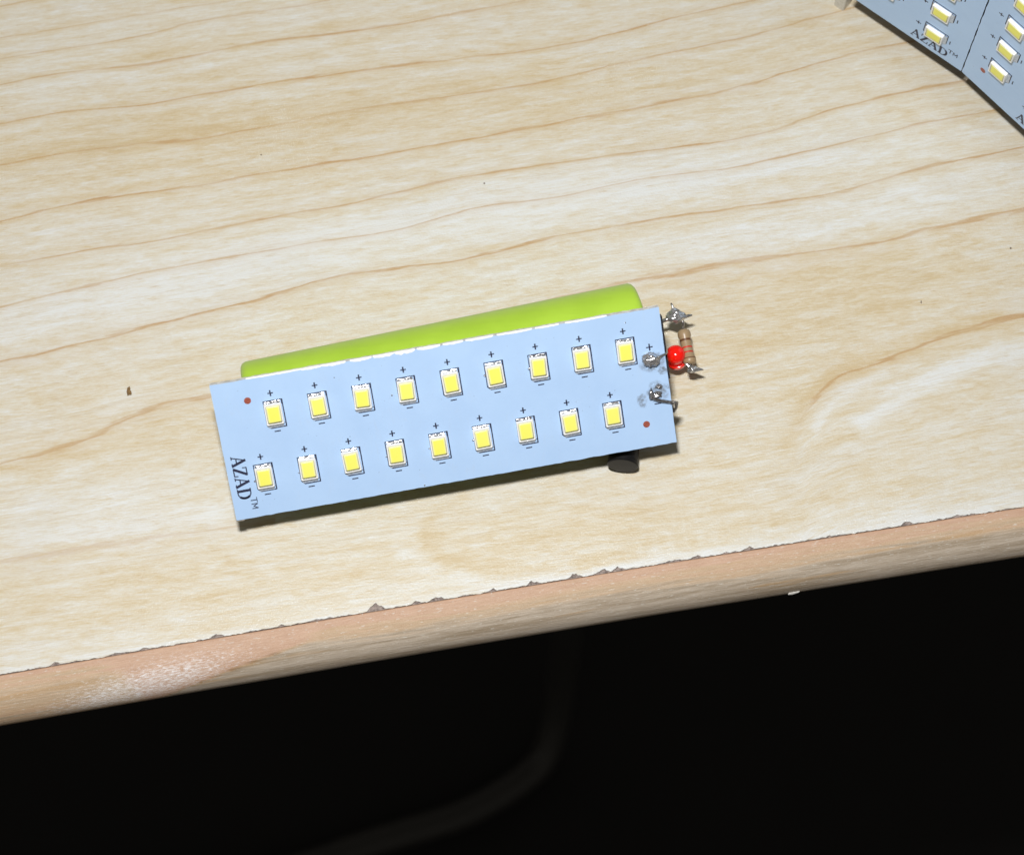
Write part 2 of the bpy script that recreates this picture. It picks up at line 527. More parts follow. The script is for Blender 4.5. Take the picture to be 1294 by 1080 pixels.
def pale(x, y, ys, g):
    """where the print is nearly white (positive) or tan (negative)"""
    v = 0.0
    def blob(cx, cy, rx, ry, a, slope=0.2):
        return a * math.exp(-((x - cx) / rx) ** 2 - ((y - cy - (x - cx) * slope) / ry) ** 2)
    v += blob(-70, 22, 40, 6, 0.30) + blob(-20, 38, 60, 5, 0.28) + blob(20, 44, 55, 4, 0.30) + blob(45, 36, 40, 5, 0.30)
    v += blob(-66, -18, 30, 3.5, 0.35, 0.15) + blob(-70, -10, 45, 4, 0.10)
    v += blob(-40, 57, 60, 6, -0.26) + blob(-75, 54, 30, 4, -0.2) + blob(20, 63, 45, 4, -0.12) + blob(-50, 0, 30, 5, -0.16)
    v += blob(50, 20, 45, 8, -0.18) + blob(40, 5, 26, 12, -0.10, 0.1) + blob(70, 30, 30, 5, -0.20, .2)
    v += blob(-60, -30, 40, 6, -0.06, 0.15)
    v += blob(-72, -37.5, 22, 2.6, 0.16, 0.16) + blob(-10, -27, 40, 2.2, 0.16, .16) + blob(-30, -24, 25, 3.0, 0.12, .12) + blob(55, -17.5, 40, 2.2, 0.22, 0.16)
    v += blob(-40, -30, 70, 9, -0.14, 0.17)
    v += blob(0, -19, 40, 4, -0.12, 0.12)
    # white sweeps beside the bold tan one on the right
    for pts, wd, a in ((((88.4, 14.0), (81, 12.6), (74.3, 10.2), (67.9, 6.3), (63, 3.0), (60.1, 1.0)), 1.5, 0.50), (((64.2, 9.7), (59, 7.4), (55.3, 4.9), (53, 2), (51.8, -0.4)), 0.9, 0.40),
                       (((-8.3, -12.5), (-12.7, -14.9), (-14.8, -18.1), (-14.2, -20.8), (-10.9, -23.9), (-5.3, -25.2), (2.9, -25.3), (11, -24.3), (20.1, -21.8), (35.5, -18.8), (48.3, -16)), 1.4, -0.30),
                       (((-19.5, -21.1), (-14.2, -24.5), (-6.2, -27.3), (1.7, -27.7), (9.6, -26.6)), 1.0, 0.25),
                       (((83.8, 20.2), (73.5, 17.0), (63.1, 12.8), (55.5, 9.9), (50.5, 5), (47.6, -0.7), (46.5, -2.5)), 1.3, -0.34)):
        d = min(((x - (p[0] + (q[0] - p[0]) * t / 6)) ** 2 + (y - (p[1] + (q[1] - p[1]) * t / 6)) ** 2) for p, q in zip(pts, pts[1:]) for t in range(7))
        v += a * math.exp(-d / wd ** 2)
    return v


def edge_y(x):                              # where the laminate ends, before the chips
    return -28.75 + 0.1696 * x + 0.45 * math.sin(max(0.0, min(1.0, (x + 84) / 170)) * math.pi)


CHIPS = [(-22.85, 1.55, 1.5), (-49.06, 1.2, 0.65), (-75.34, 0.9, 0.6), (3.69, 1.1, 0.75), (10.29, 1.2, 0.7), (15.4, 1.3, 0.9), (17.6, 1.1, 0.8), (31.09, 1.0, 0.6), (39.48, 1.0, 0.6), (66.51, 1.1, 0.8),
         (-12.4, 1.4, 0.75), (-15.8, 0.9, 0.55), (-64, 2.6, 0.22), (-60.5, 0.7, 0.4), (-3.1, 0.5, 0.45), (26, 2.4, 0.22), (54, 3.0, 0.22), (75, 1.6, 0.42), (77.5, 0.6, 0.3), (-33, 2.5, 0.16)]


def chipped(x):
    y = edge_y(x)
    y += 0.14 * noise.noise(Vector((x * 0.45, 3.1, 0))) + 0.16 * noise.noise(Vector((x * 1.4, 8.1, 0))) + 0.12 * noise.noise(Vector((x * 3.9, 1.1, 0)))
    y += 0.45 * max(0.0, noise.noise(Vector((x * 0.8, 5.7, 2.0))) - 0.2)
    for cx, wd, dp in CHIPS:
        sk = 0.35 * math.sin(cx * 12.9)             # lopsided
        u = (x - cx) / wd
        t = abs(u) / (1 + sk if u > 0 else 1 - sk)
        if t < 1:
            y += dp * (1 - t ** 1.7) * (0.75 + 0.6 * noise.noise(Vector((x * 2.6, cx, 4.0))))
    return y


def build_laminate():
    xs = []
    x = -100.0
    while x <= 100.01:
        xs.append(x); x += 0.30
    xs = [-620, -400, -250, -160, -125, -110] + xs + [110, 125, 160, 250, 400, 620]
    ts = [0, 0.35, 0.8, 1.4]
    while ts[-1] < 128:
        ts.append(ts[-1] + 1.15)
    ts += [140, 170, 230, 320, 440, 560]
    nx, nt = len(xs), len(ts)
    V = []; rg = []; st = []; gr = []; pl = []; fb_ = []
    cosf, sinf = math.cos(R(4.0)), math.sin(R(4.0))
    cosg, sing = math.cos(R(11.5)), math.sin(R(11.5))
    for x in xs:
        y0 = chipped(x); ye = edge_y(x)
        ys = [smooth_line(L, x) for L in LINES]
        for i in range(1, len(ys)):
            ys[i] = max(ys[i], ys[i - 1] + 1.5)
        for t in ts:
            y = y0 if t == 0 else max(ye + t, y0 + 0.02 * t)
            V.append((x, y, 0.0))
            g, s = ring(x, y, ys)
            rg.append(g); st.append(s)
            across = -x * sing + y * cosg
            # across coordinate bends with the growth lines
            bend = across * 0.45 + (g * 8.6 - 20) * 0.55 if y > ys[0] else across * 0.45 + (-(ys[0] - y) * 0.9 - 20) * 0.55
            gr += [x * cosg + y * sing, bend, 0.0]
            pl.append(pale(x, y, ys, g) + (0.35 if t < 0.5 else (0.18 if t < 1.0 else 0)))
            fb_ += [x * cosf + y * sinf, (-x * sinf + y * cosf) * 0.6 + bend * 0.4, 0.0]
    F = []
    for i in range(nx - 1):
        for j in range(nt - 1):
            a = i * nt + j
            F.append((a, a + nt, a + nt + 1, a + 1))
    mi = [0] * len(F)
    base = len(V)                                   # broken front face of the sheet
    for i, x in enumerate(xs):
        p = V[i * nt]
        V.append((p[0], p[1] + 0.10 + 0.12 * noise.noise(Vector((x * 2.2, 4.4, 7))), -0.55))
        rg.append(0.5); st.append(0); gr += [x, 0, 0]; pl.append(0); fb_ += [x, 0, 0]
    for i in range(nx - 1):
        F.append((i * nt, base + i, base + i + 1, (i + 1) * nt)); mi.append(1)
    me = bpy.data.meshes.new('laminate_top')
    me.from_pydata([(a * MM, b * MM, c * MM) for a, b, c in V], [], F)
    me.materials.append(M_lam); me.materials.append(M_lamedge)
    me.polygons.foreach_set('material_index', mi)
    me.attributes.new('ring', 'FLOAT', 'POINT').data.foreach_set('value', rg)
    me.attributes.new('line_strength', 'FLOAT', 'POINT').data.foreach_set('value', st)
    me.attributes.new('pale', 'FLOAT', 'POINT').data.foreach_set('value', pl)
    me.attributes.new('grain', 'FLOAT_VECTOR', 'POINT').data.foreach_set('vector', gr)
    me.attributes.new('fibre', 'FLOAT_VECTOR', 'POINT').data.foreach_set('vector', fb_)
    o = bpy.data.objects.new('laminate_top', me); C.objects.link(o); o.parent = table
    return o


build_laminate()


def build_moulding():
    """half-round wooden lipping along the front edge"""
    xs = [-620, -300, -150, -110] + [-100 + 0.8 * i for i in range(251)] + [110, 150, 300, 620]
    RR = 6.5
    NP = 30
    V = []; pk = []; sm = []; gl = []; gr = []
    for x in xs:
        ye = edge_y(x)
        wav = 0.10 * noise.noise(Vector((x * 0.06, 2.2, 0)))
        # surface coordinate (0 top inner .. 1 bottom)
        for j in range(NP):
            if j < 3:
                t = (0.05, 0.03, -0.06)[j]; z = (-1.2, -0.50, -0.31)[j]; a = 0.0
                sarc = 0.0
            else:
                a = (j - 3) / (NP - 4) * math.pi
                t = -0.25 - 6.75 * math.sin(a); z = -0.28 - 5.6 + 5.6 * math.cos(a)
                sarc = RR * a
            z -= 0.05 * noise.noise(Vector((x * 0.3, sarc, 0)))
            V.append((x, ye + t - 0.05 + wav * 0.6, z))
            # colour zones: pink heartwood on top, greyer below, a curved seam at the left
            lim = 1.5 + 1.0 * noise.noise(Vector((x * 0.03, 7.7, 0)))
            f_pink = 0.5 + (lim - sarc) / 4.5
            # the seam climbs from the underside at x = -58 and dies out along the pink zone
            k = max(0.0, min(1.0, (x + 57.5) / 24.0))
            seam_s = 10.2 - 7.4 * k ** 0.62
            sd = sarc - seam_s if x > -58 else sarc - 10.2 + (x + 58) * 0.8
            wl = max(0.0, min(1.0, (-30 - x) / 10))          # how much of the joint shows
            wr = max(0.0, min(1.0, (x + 68) / 10)) * wl
            f_pink = f_pink * (1 - wr) + max(-0.4, min(1.3, 0.5 - sd / 0.5)) * wr
            if x < -60:
                f_pink = max(f_pink, 0.28)
            sgn = abs(sd) + (1 - wl) * 0.6 + (max(0.0, -58 - x) * 2)
            wx = math.exp(-((x + 61.5 - (6.3 - sarc) * 1.9) / 11.5) ** 2) * math.exp(-((sarc - 6.0) / 3.6) ** 2)  # extent of the painted flash glare
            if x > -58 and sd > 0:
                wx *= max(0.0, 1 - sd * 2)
            sd = sgn
            pk.append(max(-0.6, min(1.4, f_pink))); sm.append(sd)
            gl.append(min(1.0, wx * 1.5)); gr += [x, sarc, 0.0]
    nx = len(xs); F = []
    for i in range(nx - 1):
        for j in range(NP - 1):
            a = i * NP + j
            F.append((a, a + 1, a + NP + 1, a + NP))
    me = bpy.data.meshes.new('edge_moulding')
    me.from_pydata([(a * MM, b * MM, c * MM) for a, b, c in V], [], F)
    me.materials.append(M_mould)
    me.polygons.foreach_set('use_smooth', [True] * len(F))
    for nm, d in (('pink', pk), ('seam', sm), ('glare', gl)):
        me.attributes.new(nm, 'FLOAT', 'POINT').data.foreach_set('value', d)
    me.attributes.new('grain', 'FLOAT_VECTOR', 'POINT').data.foreach_set('vector', gr)
    bm = bmesh.new(); bm.from_mesh(me); bmesh.ops.recalc_face_normals(bm, faces=bm.faces[:]); bm.to_mesh(me); bm.free()
    o = bpy.data.objects.new('edge_moulding', me); C.objects.link(o); o.parent = table


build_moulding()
cb = MB()                                   # board under the laminate, seen only in the chips
pts = []
xs = [-620] + [-100 + 2 * i for i in range(101)] + [620]
front = [(x, edge_y(x) + 0.01) for x in xs]
cb.prism(front + [(620, 640), (-620, 640)], -11.2, -0.40)
cb.build('core_board', M_core, table)
# splinter lifting from the moulding
sb = MB()
sb.prism([(-0.95, -0.22), (-0.2, -0.30), (0.9, 0.05), (1.0, 0.22), (-0.1, 0.18), (-0.8, 0.10)], 0, 0.25, bev=0.05)
so = sb.build('splinter', M_lamedge, table)
so.matrix_local = Matrix.Translation(Vector((47.6, edge_y(47.6) - 7.0, -6.0)) * MM) @ Matrix.Rotation(R(8), 4, 'Z') @ Matrix.Rotation(R(62), 4, 'X')
# bent tubular leg, far below and out of focus
lb = MB()
fx = [(23.4, 121.1, -15), (23.4, 121.1, -300), (23.4, 121.0, -560), (23.4, 120.9, -640), (23.0, 118.5, -675), (21.5, 110, -706), (18.5, 98, -725), (12.5, 87.5, -733), (-2.6, 75.5, -733), (-25, 63.5, -733), (-55, 54, -733), (-78, 46.6, -733), (-100, 39, -733), (-220, 5, -733), (-330, -10, -733)]
den = []
for i in range(len(fx) - 1):
    p0 = Vector(fx[max(0, i - 1)]); p1 = Vector(fx[i]); p2 = Vector(fx[i + 1]); p3 = Vector(fx[min(len(fx) - 1, i + 2)])
    for s in range(5):
        t = s / 5
        if i < 3:
            den.append(p1.lerp(p2, t))
        else:
            den.append(0.5 * ((2 * p1) + (p2 - p0) * t + (2 * p0 - 5 * p1 + 4 * p2 - p3) * t * t + (-p0 + 3 * p1 - 3 * p2 + p3) * t ** 3))
den.append(Vector(fx[-1]))
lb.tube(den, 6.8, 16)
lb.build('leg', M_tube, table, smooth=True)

# ------------------------------------------------------------------ the printed LED board (shared meshes)
L_, W_ = 74.74, 23.92
PITCH = 7.35
TOP0, BOT0 = (9.463, 17.41), (5.894, 6.854)
TH = 1.25


def board_mesh(seed, cut=True):
    mb = MB(); random.seed(seed)
    per = []

    def side(p, q, n, amp):
        for i in range(n):
            t = i / n
            d = Vector((q[0] - p[0], q[1] - p[1])); nn = Vector((d.y, -d.x)).normalized()
            a = 0 if i == 0 else amp * noise.noise(Vector((p[0] + d.x * t, p[1] + d.y * t, seed)) * 0.9)
            per.append((p[0] + d.x * t + nn.x * a, p[1] + d.y * t + nn.y * a))
    side((0, 0), (L_, 0), 90, 0.10); side((L_, 0), (L_, W_), 30, 0.05); side((L_, W_), (0, W_), 90, 0.12); side((0, W_), (0, 0), 30, 0.04)
    mb.prism(per, -TH, 0, mi=1, mi_top=0)
    for k in range(120, 210):                       # upper cut edge, flash light put into its paler colour
        mb.m[k] = 2
    return mb


def stroke(mb, pts, wd, z):
    for (a, b) in zip(pts, pts[1:]):
        a = Vector(a); b = Vector(b); d = (b - a).normalized(); n = Vector((-d.y, d.x)) * wd / 2
        e = d * wd * 0.25
        mb.flat([tuple(a - n - e), tuple(b - n + e), tuple(b + n + e), tuple(a + n - e)], z)


def glyph(ch):
    """strokes in a 1 x 1 box: (points, weight)"""
    th, tn, sf = 0.20, 0.09, 0.08
    if ch == 'A':
        return [([(0.10, 0.05), (0.48, 0.97)], tn), ([(0.46, 0.97), (0.88, 0.05)], th), ([(0.26, 0.36), (0.70, 0.36)], tn), ([(0.0, 0.04), (0.28, 0.04)], sf), ([(0.66, 0.04), (1.0, 0.04)], sf)]
    if ch == 'Z':
        return [([(0.08, 0.95), (0.90, 0.95)], tn), ([(0.84, 0.93), (0.14, 0.07)], th), ([(0.06, 0.05), (0.92, 0.05)], tn), ([(0.10, 0.95), (0.08, 0.70)], sf), ([(0.90, 0.05), (0.93, 0.30)], sf)]
    if ch == 'D':
        arc = [(0.44 + 0.46 * math.cos(a), 0.5 + 0.45 * math.sin(a)) for a in [R(90 - 15 * i) for i in range(13)]]
        return [([(0.22, 0.05), (0.22, 0.95)], th), (arc[:4], tn), (arc[3:10], th * 0.9), (arc[9:], tn), ([(0.04, 0.95), (0.46, 0.95)], sf), ([(0.04, 0.05), (0.46, 0.05)], sf)]
    if ch == 'T':
        return [([(0.05, 0.94), (0.95, 0.94)], 0.13), ([(0.5, 0.94), (0.5, 0.03)], 0.16)]
    if ch == 'M':
        return [([(0.10, 0.03), (0.10, 0.94)], 0.14), ([(0.10, 0.94), (0.5, 0.30)], 0.14), ([(0.5, 0.30), (0.90, 0.94)], 0.14), ([(0.90, 0.94), (0.90, 0.03)], 0.14)]


def lettering_mesh():
    mb = MB()
    # runs along -Y, letter tops towards +X
    y = 11.05; z = 0.012
    def put(ch, y0, adv, x0, h):
        nonlocal z
        for pts, wt in glyph(ch):
            z += 0.0007
            stroke(mb, [(x0 + p[1] * h, y0 - p[0] * adv) for p in pts], wt * h * 0.94, z)
    put('A', 11.10, 1.85, 1.0, 2.35); put('Z', 9.10, 1.62, 1.0, 2.35); put('A', 7.35, 1.85, 1.0, 2.35); put('D', 5.35, 1.90, 1.0, 2.35)
    put('T', 3.52, 0.95, 2.95, 1.1); put('M', 2.48, 0.98, 2.95, 1.1)
    return mb


def marks_mesh(mains, vis):
    mb = MB(); z = 0.011
    def rect(cx, cy):
        x0, x1, y0, y1 = cx - 1.44, cx + 1.66, cy - 2.55, cy + 2.16
        stroke(mb, [(x0, y1), (x1, y1)], 0.17, z)
        stroke(mb, [(x1, y1 + .02), (x1, y0)], 0.20, z + 0.001)
        stroke(mb, [(x1, y0), (x0 + 0.55, y0)], 0.19, z + 0.002)
        stroke(mb, [(x0 + 0.55, y0), (x0, y0 + 0.55)], 0.17, z + 0.003)
        stroke(mb, [(x0, y0 + 0.55), (x0, y1)], 0.15, z + 0.004)
        stroke(mb, [(x1 - 0.05, y1 - .1), (x1 - 0.05, y1 - .75)], 0.26, z + 0.006)
        stroke(mb, [(x0 + 0.12, y0 + 0.62), (x1 - .05, y0 + 0.62)], 0.10, z + 0.005)
    for (cx, cy) in mains:
        rect(cx, cy)
        py = cy + 3.46; my = cy - 3.20
        stroke(mb, [(cx - 0.42, py), (cx + 0.42, py)], 0.20, z); stroke(mb, [(cx, py - 0.46), (cx, py + 0.46)], 0.24, z + 0.001)
        stroke(mb, [(cx - 0.42, my), (cx + 0.52, my)], 0.20, z)
    for kind, cx, cy in vis:
        stroke(mb, [(cx - 0.52, cy), (cx + 0.52, cy)], 0.20, z)
        if kind == '+':
            stroke(mb, [(cx, cy - 0.55), (cx, cy + 0.55)], 0.24, z + 0.001)
    return mb


SLOTS = [(TOP0[0] + PITCH * i, TOP0[1]) for i in range(9)] + [(BOT0[0] + PITCH * i, BOT0[1]) for i in range(9)]


def rounded(x0, x1, y0, y1, r, n=4):
    out = []
    for cx, cy, a0 in ((x1 - r, y0 + r, -90), (x1 - r, y1 - r, 0), (x0 + r, y1 - r, 90), (x0 + r, y0 + r, 180)):
        for i in range(n + 1):
            a = R(a0 + 90 * i / n); out.append((cx + r * math.cos(a), cy + r * math.sin(a)))
    return out


def chip_body():
    mb = MB(); h = 0.72
    out = rounded(-1.42, 1.42, -1.86, 1.76, 0.12, 3)
    inn = rounded(-1.24, 1.24, -1.68, 1.52, 0.25, 3)
    rows = [[(p[0], p[1], 0.05) for p in out], [(p[0], p[1], h - 0.08) for p in out], [(p[0] * 0.965, p[1] * 0.972, h) for p in out], [(p[0], p[1], h) for p in inn], [(p[0] * 0.94, p[1] * 0.95, h - 0.04) for p in inn]]
    mb.quad_strip(rows)
    return mb


def chip_phos():
    mb = MB(); inn = rounded(-1.22, 1.22, -1.66, 1.50, 0.25, 4)
    rows = []
    for k, z in ((1.0, 0.69), (0.75, 0.715), (0.35, 0.72)):
        rows.append([(p[0] * k, p[1] * k, z) for p in inn])
    mb.quad_strip(rows)
    return mb


def pad_mesh(sign, seed):
    """tinned pad with a rough solder fillet"""
    mb = MB(); n = 15
    y0, y1 = (1.72, 2.06) if sign > 0 else (-2.46, -1.70)
    rows = []
    m = 5
    for i in range(m + 1):
        t = i / m
        yy = y0 + (y1 - y0) * t if sign > 0 else y1 + (y0 - y1) * t
        row = []
        for j in range(n + 1):
            x = -1.28 + 2.56 * j / n
            hz = (0.42 if sign > 0 else 0.16) * (1 - t) ** 1.4 * (0.65 + 0.8 * noise.noise(Vector((x * 1.7, t * 2, seed * 3.7)))) + 0.03 + 0.04 * noise.noise(Vector((x * 4, t * 5, seed)))
            row.append((x, yy + 0.05 * noise.noise(Vector((x * 3, seed, 1))) * t, max(0.02, hz)))
        rows.append(row)
    mb.quad_strip(rows, closed=False, cap=False)
    return mb


_mesh = {}


def shared(key, maker, mats, smooth=False, angle=None):
    if key not in _mesh:
        o = maker().build(key[0], mats, smooth=smooth, angle=angle)
        me = o.data; bpy.data.objects.remove(o); _mesh[key] = me
    return _mesh[key]


def inst(name, me, parent, xform=None):
    o = bpy.data.objects.new(name, me); C.objects.link(o); o.parent = parent
    if xform is not None:
        o.matrix_local = xform
    return o


def led_board(root, mat, seed, vis=(), rnd=None):
    """board (part) with printing (sub-parts) and its eighteen chips (parts > sub-parts)"""
    b = board_mesh(seed).build('circuit_board', [M_mask, M_edge, M_cut], root, xform=mat)
    inst('brand_lettering', shared(('brand_lettering',), lettering_mesh, M_ink), b)
    marks_mesh(SLOTS, vis).build('polarity_print', M_ink, b)
    for fx_, fy_ in ((5.61, 20.25), (70.09, 4.08)):
        def dot():
            mb = MB(); mb.prism([(0.58 * math.cos(R(20 * i)), 0.58 * math.sin(R(20 * i))) for i in range(18)], -0.05, 0.014); return mb
        inst('fiducial_dot', shared(('fiducial_dot',), dot, M_copper), b, T(fx_, fy_))
    random.seed(seed * 5 + 1)
    body = shared(('led_chip',), chip_body, M_white, angle=40)
    phos = shared(('phosphor',), chip_phos, M_phos, smooth=True)
    for i, (x, y) in enumerate(SLOTS):
        m = mat @ T(x + random.uniform(-.09, .09), y + random.uniform(-.08, .08), 0.02) @ Matrix.Rotation(R(random.uniform(-2.6, 2.6)), 4, 'Z')
        c = inst('led_chip', body, root, m)
        inst('phosphor', phos, c)
        inst('solder_pad', shared(('solder_pad', 1, i % 6), lambda: pad_mesh(1, i % 6 + 1), M_sold2 if i % 3 == 0 else M_solder, smooth=True), c)
        inst('solder_pad', shared(('solder_pad', -1, i % 4), lambda: pad_mesh(-1, i % 4 + 11), M_tin, smooth=True), c)
    return b


# ------------------------------------------------------------------ the LED module in the middle
K = 0.988                                   # board pose
bo = CAM + (Vector((-45.807, -17.873, 4.146)) - CAM) * K
BX = Vector((0.98331, 0.18179, 0.00780)) * K
BY = Vector((-0.14668, 0.76657, 0.62518)) * K
ROOT = Vector((-12.0, 2.0, 0.0))
module = thing('led_module', 'pale blue eighteen LED strip soldered onto a green battery cell', 'led light', ROOT)
MAT = frame(bo - ROOT, BX, BY)
board = led_board(module, MAT, 3, vis=(('+', 72.3, 17.35), ('-', 72.45, 7.35)))
bz = BX.cross(BY).normalized()


def BP(x, y, z=0.0):
    """board coordinates -> module coordinates (mm)"""
    return bo - ROOT + BX * x + BY * y + bz * z


def WP(x, y, z):
    return Vector((x, y, z)) - ROOT


# rough burr along the upper cut edge, its white paints the flash light
bb = MB(); random.seed(8)
for x0, x1, wmax in ((6, 15, 0.16), (15, 18.5, 0.36), (18.5, 22.5, 0.40), (23.2, 26.8, 0.45), (27.0, 30.5, 0.50), (30.6, 34.0, 0.62), (34.3, 38.2, 0.46), (38.6, 42.0, 0.30), (42.4, 47, 0.32), (47.6, 53.5, 0.26), (54, 58, 0.18), (59, 66, 0.2)):
    n = 18; lo = []; hi = []
    for i in range(n + 1):
        t = i / n; x = x0 + (x1 - x0) * t
        wv = wmax * (math.sin(math.pi * t) ** 0.5) * (0.7 + 0.5 * noise.noise(Vector((x * 1.6, 3, 1))))
        lo.append((x, W_ - max(0.02, wv), 0.016)); hi.append((x, W_ + 0.10, 0.016 + 0.02 * noise.noise(Vector((x * 3, 1, 1)))))
    low = [(p[0], W_ + 0.16, -0.25 - 0.15 * noise.noise(Vector((p[0] * 2, 9, 1)))) for p in hi]
    bb.quad_strip([lo, hi, low], closed=False, cap=False)
bb.build('edge_burr', M_chip, board, smooth=True)

mb = MB(); mb.prism([(0.0, -0.26), (1.3, -0.30), (1.4, -0.02), (0.0, -0.02)], -TH + 0.02, -0.10, bev=0.06)
mb.build('break_tab', M_tab, board)

# battery
A0 = Vector((-43.65, -1.39, 9.2)); A1 = Vector((22.25, 13.17, 9.2))
ax = (A1 - A0).normalized(); LEN = (A1 - A0).length
prof = [(0.0, 5.6), (0.02, 6.4), (0.06, 7.9), (0.22, 8.55), (0.55, 8.95), (1.05, 9.18), (1.6, 9.2)]
N = 26
prof += [(1.6 + (LEN - 3.2) * i / N, 9.2) for i in range(1, N)]
prof += [(LEN - 1.6, 9.2), (LEN - 1.05, 9.18), (LEN - 0.55, 8.95), (LEN - 0.22, 8.5), (LEN - 0.05, 7.8), (LEN, 6.4)]
mb = MB(); mb.revolve(prof, A0 - ROOT, ax, 96)
bat = mb.build('battery', M_green, module, angle=50)
mb = MB(); mb.revolve([(LEN - 0.1, 6.35), (LEN + 0.25, 6.3), (LEN + 0.3, 4.0), (LEN + 1.0, 3.6), (LEN + 1.1, 1.0)], A0 - ROOT, ax, 32)
mb.build('terminal_cap', M_lead, bat, angle=40)
mb = MB(); mb.revolve([(-0.35, 1.0), (-0.35, 5.5), (0.05, 6.3)], A0 - ROOT, ax, 32)
mb.build('terminal_cap', M_lead, bat, angle=40)
# small charge circuit tucked behind the right end of the board
mb = MB()
cm = frame(BP(64.0, 10.6, -TH - 2.2), BX, BY)
mb.box(0, 11.35, 0, 11.0, 0, 1.4, bev=0.05)
mb.build('charger_board', M_dark, module, xform=cm)
mb = MB(); cm2 = frame(BP(70, 1.0, -TH - 0.05), BX, BY); mb.box(0, 4.95, 0.0, 2.6, -0.8, 0.0); mb.build('tape_scrap', M_dark, module, xform=cm2)

# push button under the lower edge
be = Vector((18.6, -8.1, 3.5)); bd_ = Vector((-0.10, -0.97, 0.10)).normalized()
mb = MB(); mb.revolve([(-9.0, 2.5), (-0.75, 2.55), (-0.66, 2.48), (-0.55, 2.62), (-0.15, 2.62), (0.0, 2.45), (0.02, 1.5), (0.05, 0.2)], be - ROOT, bd_, 40)
bt = mb.build('push_button', M_black, module, angle=35)
mb = MB(); mb.box(-3.2, 3.2, -2.2, 2.2, 0, 3.2, bev=0.2)
mb.build('switch_housing', M_black, bt, xform=frame(Vector((18.9, 2.6, 2.1)) - ROOT, Vector((1, .16, 0)), Vector((-.16, 1, 0))))

# solder pads at the right end of the board
mb = MB()
mb.lump(BP(72.2, 15.35, 0.30), (1.3, 1.22, 0.95), spikes=((BX * 1.0 + BY * 0.05 + bz * 0.1, 0.5, 12), (BX * -1 + BY * .2, 0.15, 6)), amp=0.30, seed=2, freq=2.2)
jp = mb.build('solder_joint', M_solder, module, smooth=True)
mb = MB()
mb.tube([BP(72.2, 15.3, 0.5), BP(73.6, 15.55, 0.5), BP(74.6, 15.75, 0.22), BP(75.1, 15.8, -0.4), BP(75.3, 15.6, -2.0)], [0.34, 0.24, 0.19, 0.2, 0.2], 10)
mb.build('wire', M_lead, module, smooth=True)
mb = MB()
mb.lump(BP(71.55, 9.25, 0.12), (0.42, 1.05, 0.5), spikes=((BY + bz * .3, 0.3, 5),), amp=0.35, seed=5, freq=2.0)
mb.lump(BP(73.0, 10.35, 0.06), (0.55, 0.42, 0.30), amp=0.4, seed=6, freq=2.6)
mb.lump(BP(72.5, 9.25, 0.0), (0.85, 0.75, 0.16), amp=0.5, seed=7, freq=2.6)
mb.build('solder_joint', M_sold2, module, smooth=True)
mb = MB()
mb.tube([BP(71.45, 10.1, 0.5), BP(71.5, 9.3, 0.5), BP(71.95, 8.45, 0.5), BP(72.9, 7.95, 0.5), BP(73.9, 7.6, 0.45), BP(74.5, 7.35, 0.35), BP(75.0, 6.8, 0.0), BP(75.15, 6.0, -0.8), BP(75.0, 5.2, -2.0)], [0.25, 0.32, 0.32, 0.30, 0.27, 0.27, 0.27, 0.26, 0.25], 10)
mb.build('wire', M_sold2, module, smooth=True)
mb = MB()
mb.tube([BP(74.7, 7.1, -0.4), BP(75.75, 6.6, -0.9), BP(75.6, 5.6, -1.4), BP(75.1, 4.8, -1.6)], [0.22, 0.3, 0.3, 0.2], 10)
mb.build('wire', M_lead, module, smooth=True)


def stain(cx, cy, rx, ry, seed, z):
    me = bpy.data.meshes.new('flux_stain'); bm = bmesh.new()
    lay = []; n = 24; vs = []
    c = bm.verts.new((cx * MM, cy * MM, z * MM)); lay.append(1.0)
    rings = []
    for k in (0.35, 0.7, 1.0):
        r_ = []
        for i in range(n):
            a = 2 * math.pi * i / n; q = 1 + 0.35 * noise.noise(Vector((math.cos(a) * 1.5, math.sin(a) * 1.5, seed)))
            r_.append(bm.verts.new(((cx + rx * k * q * math.cos(a)) * MM, (cy + ry * k * q * math.sin(a)) * MM, z * MM))); lay.append({0.35: 1.0, 0.7: 0.8, 1.0: 0.0}[k])
        rings.append(r_)
    for i in range(n):
        bm.faces.new((c, rings[0][i], rings[0][(i + 1) % n]))
        for a, b in zip(rings, rings[1:]):
            bm.faces.new((a[i], b[i], b[(i + 1) % n], a[(i + 1) % n]))
    bm.to_mesh(me); bm.free(); me.materials.append(M_flux)
    me.attributes.new('soft', 'FLOAT', 'POINT').data.foreach_set('value', lay)
    o = bpy.data.objects.new('flux_stain', me); C.objects.link(o); o.parent = board


stain(72.6, 14.6, 2.5, 1.9, 1.0, 0.020); stain(72.8, 9.4, 2.2, 1.9, 2.0, 0.022); stain(69.9, 8.4, 1.0, 1.3, 3.0, 0.024); stain(74.0, 12.9, 0.9, 0.8, 4.0, 0.026)
mb = MB()
for x, y, s in ((67.2, 17.6, .28), (44.6, 17.5, .22), (52.0, 17.3, .2), (29.0, 16.9, .15), (4.25, 6.3, .2), (33.6, 6.6, .16), (41.0, 6.7, .18), (26.3, 6.5, .13), (20.2, 21.6, .10), (11.6, 6.4, .13), (68.9, 22.3, .12), (31.8, .35, .16)):
    mb.lump((x, y, s * .4), (s, s, s), amp=0.2, seed=x, sub=2)
mb.build('solder_ball', M_solder, board, smooth=True)

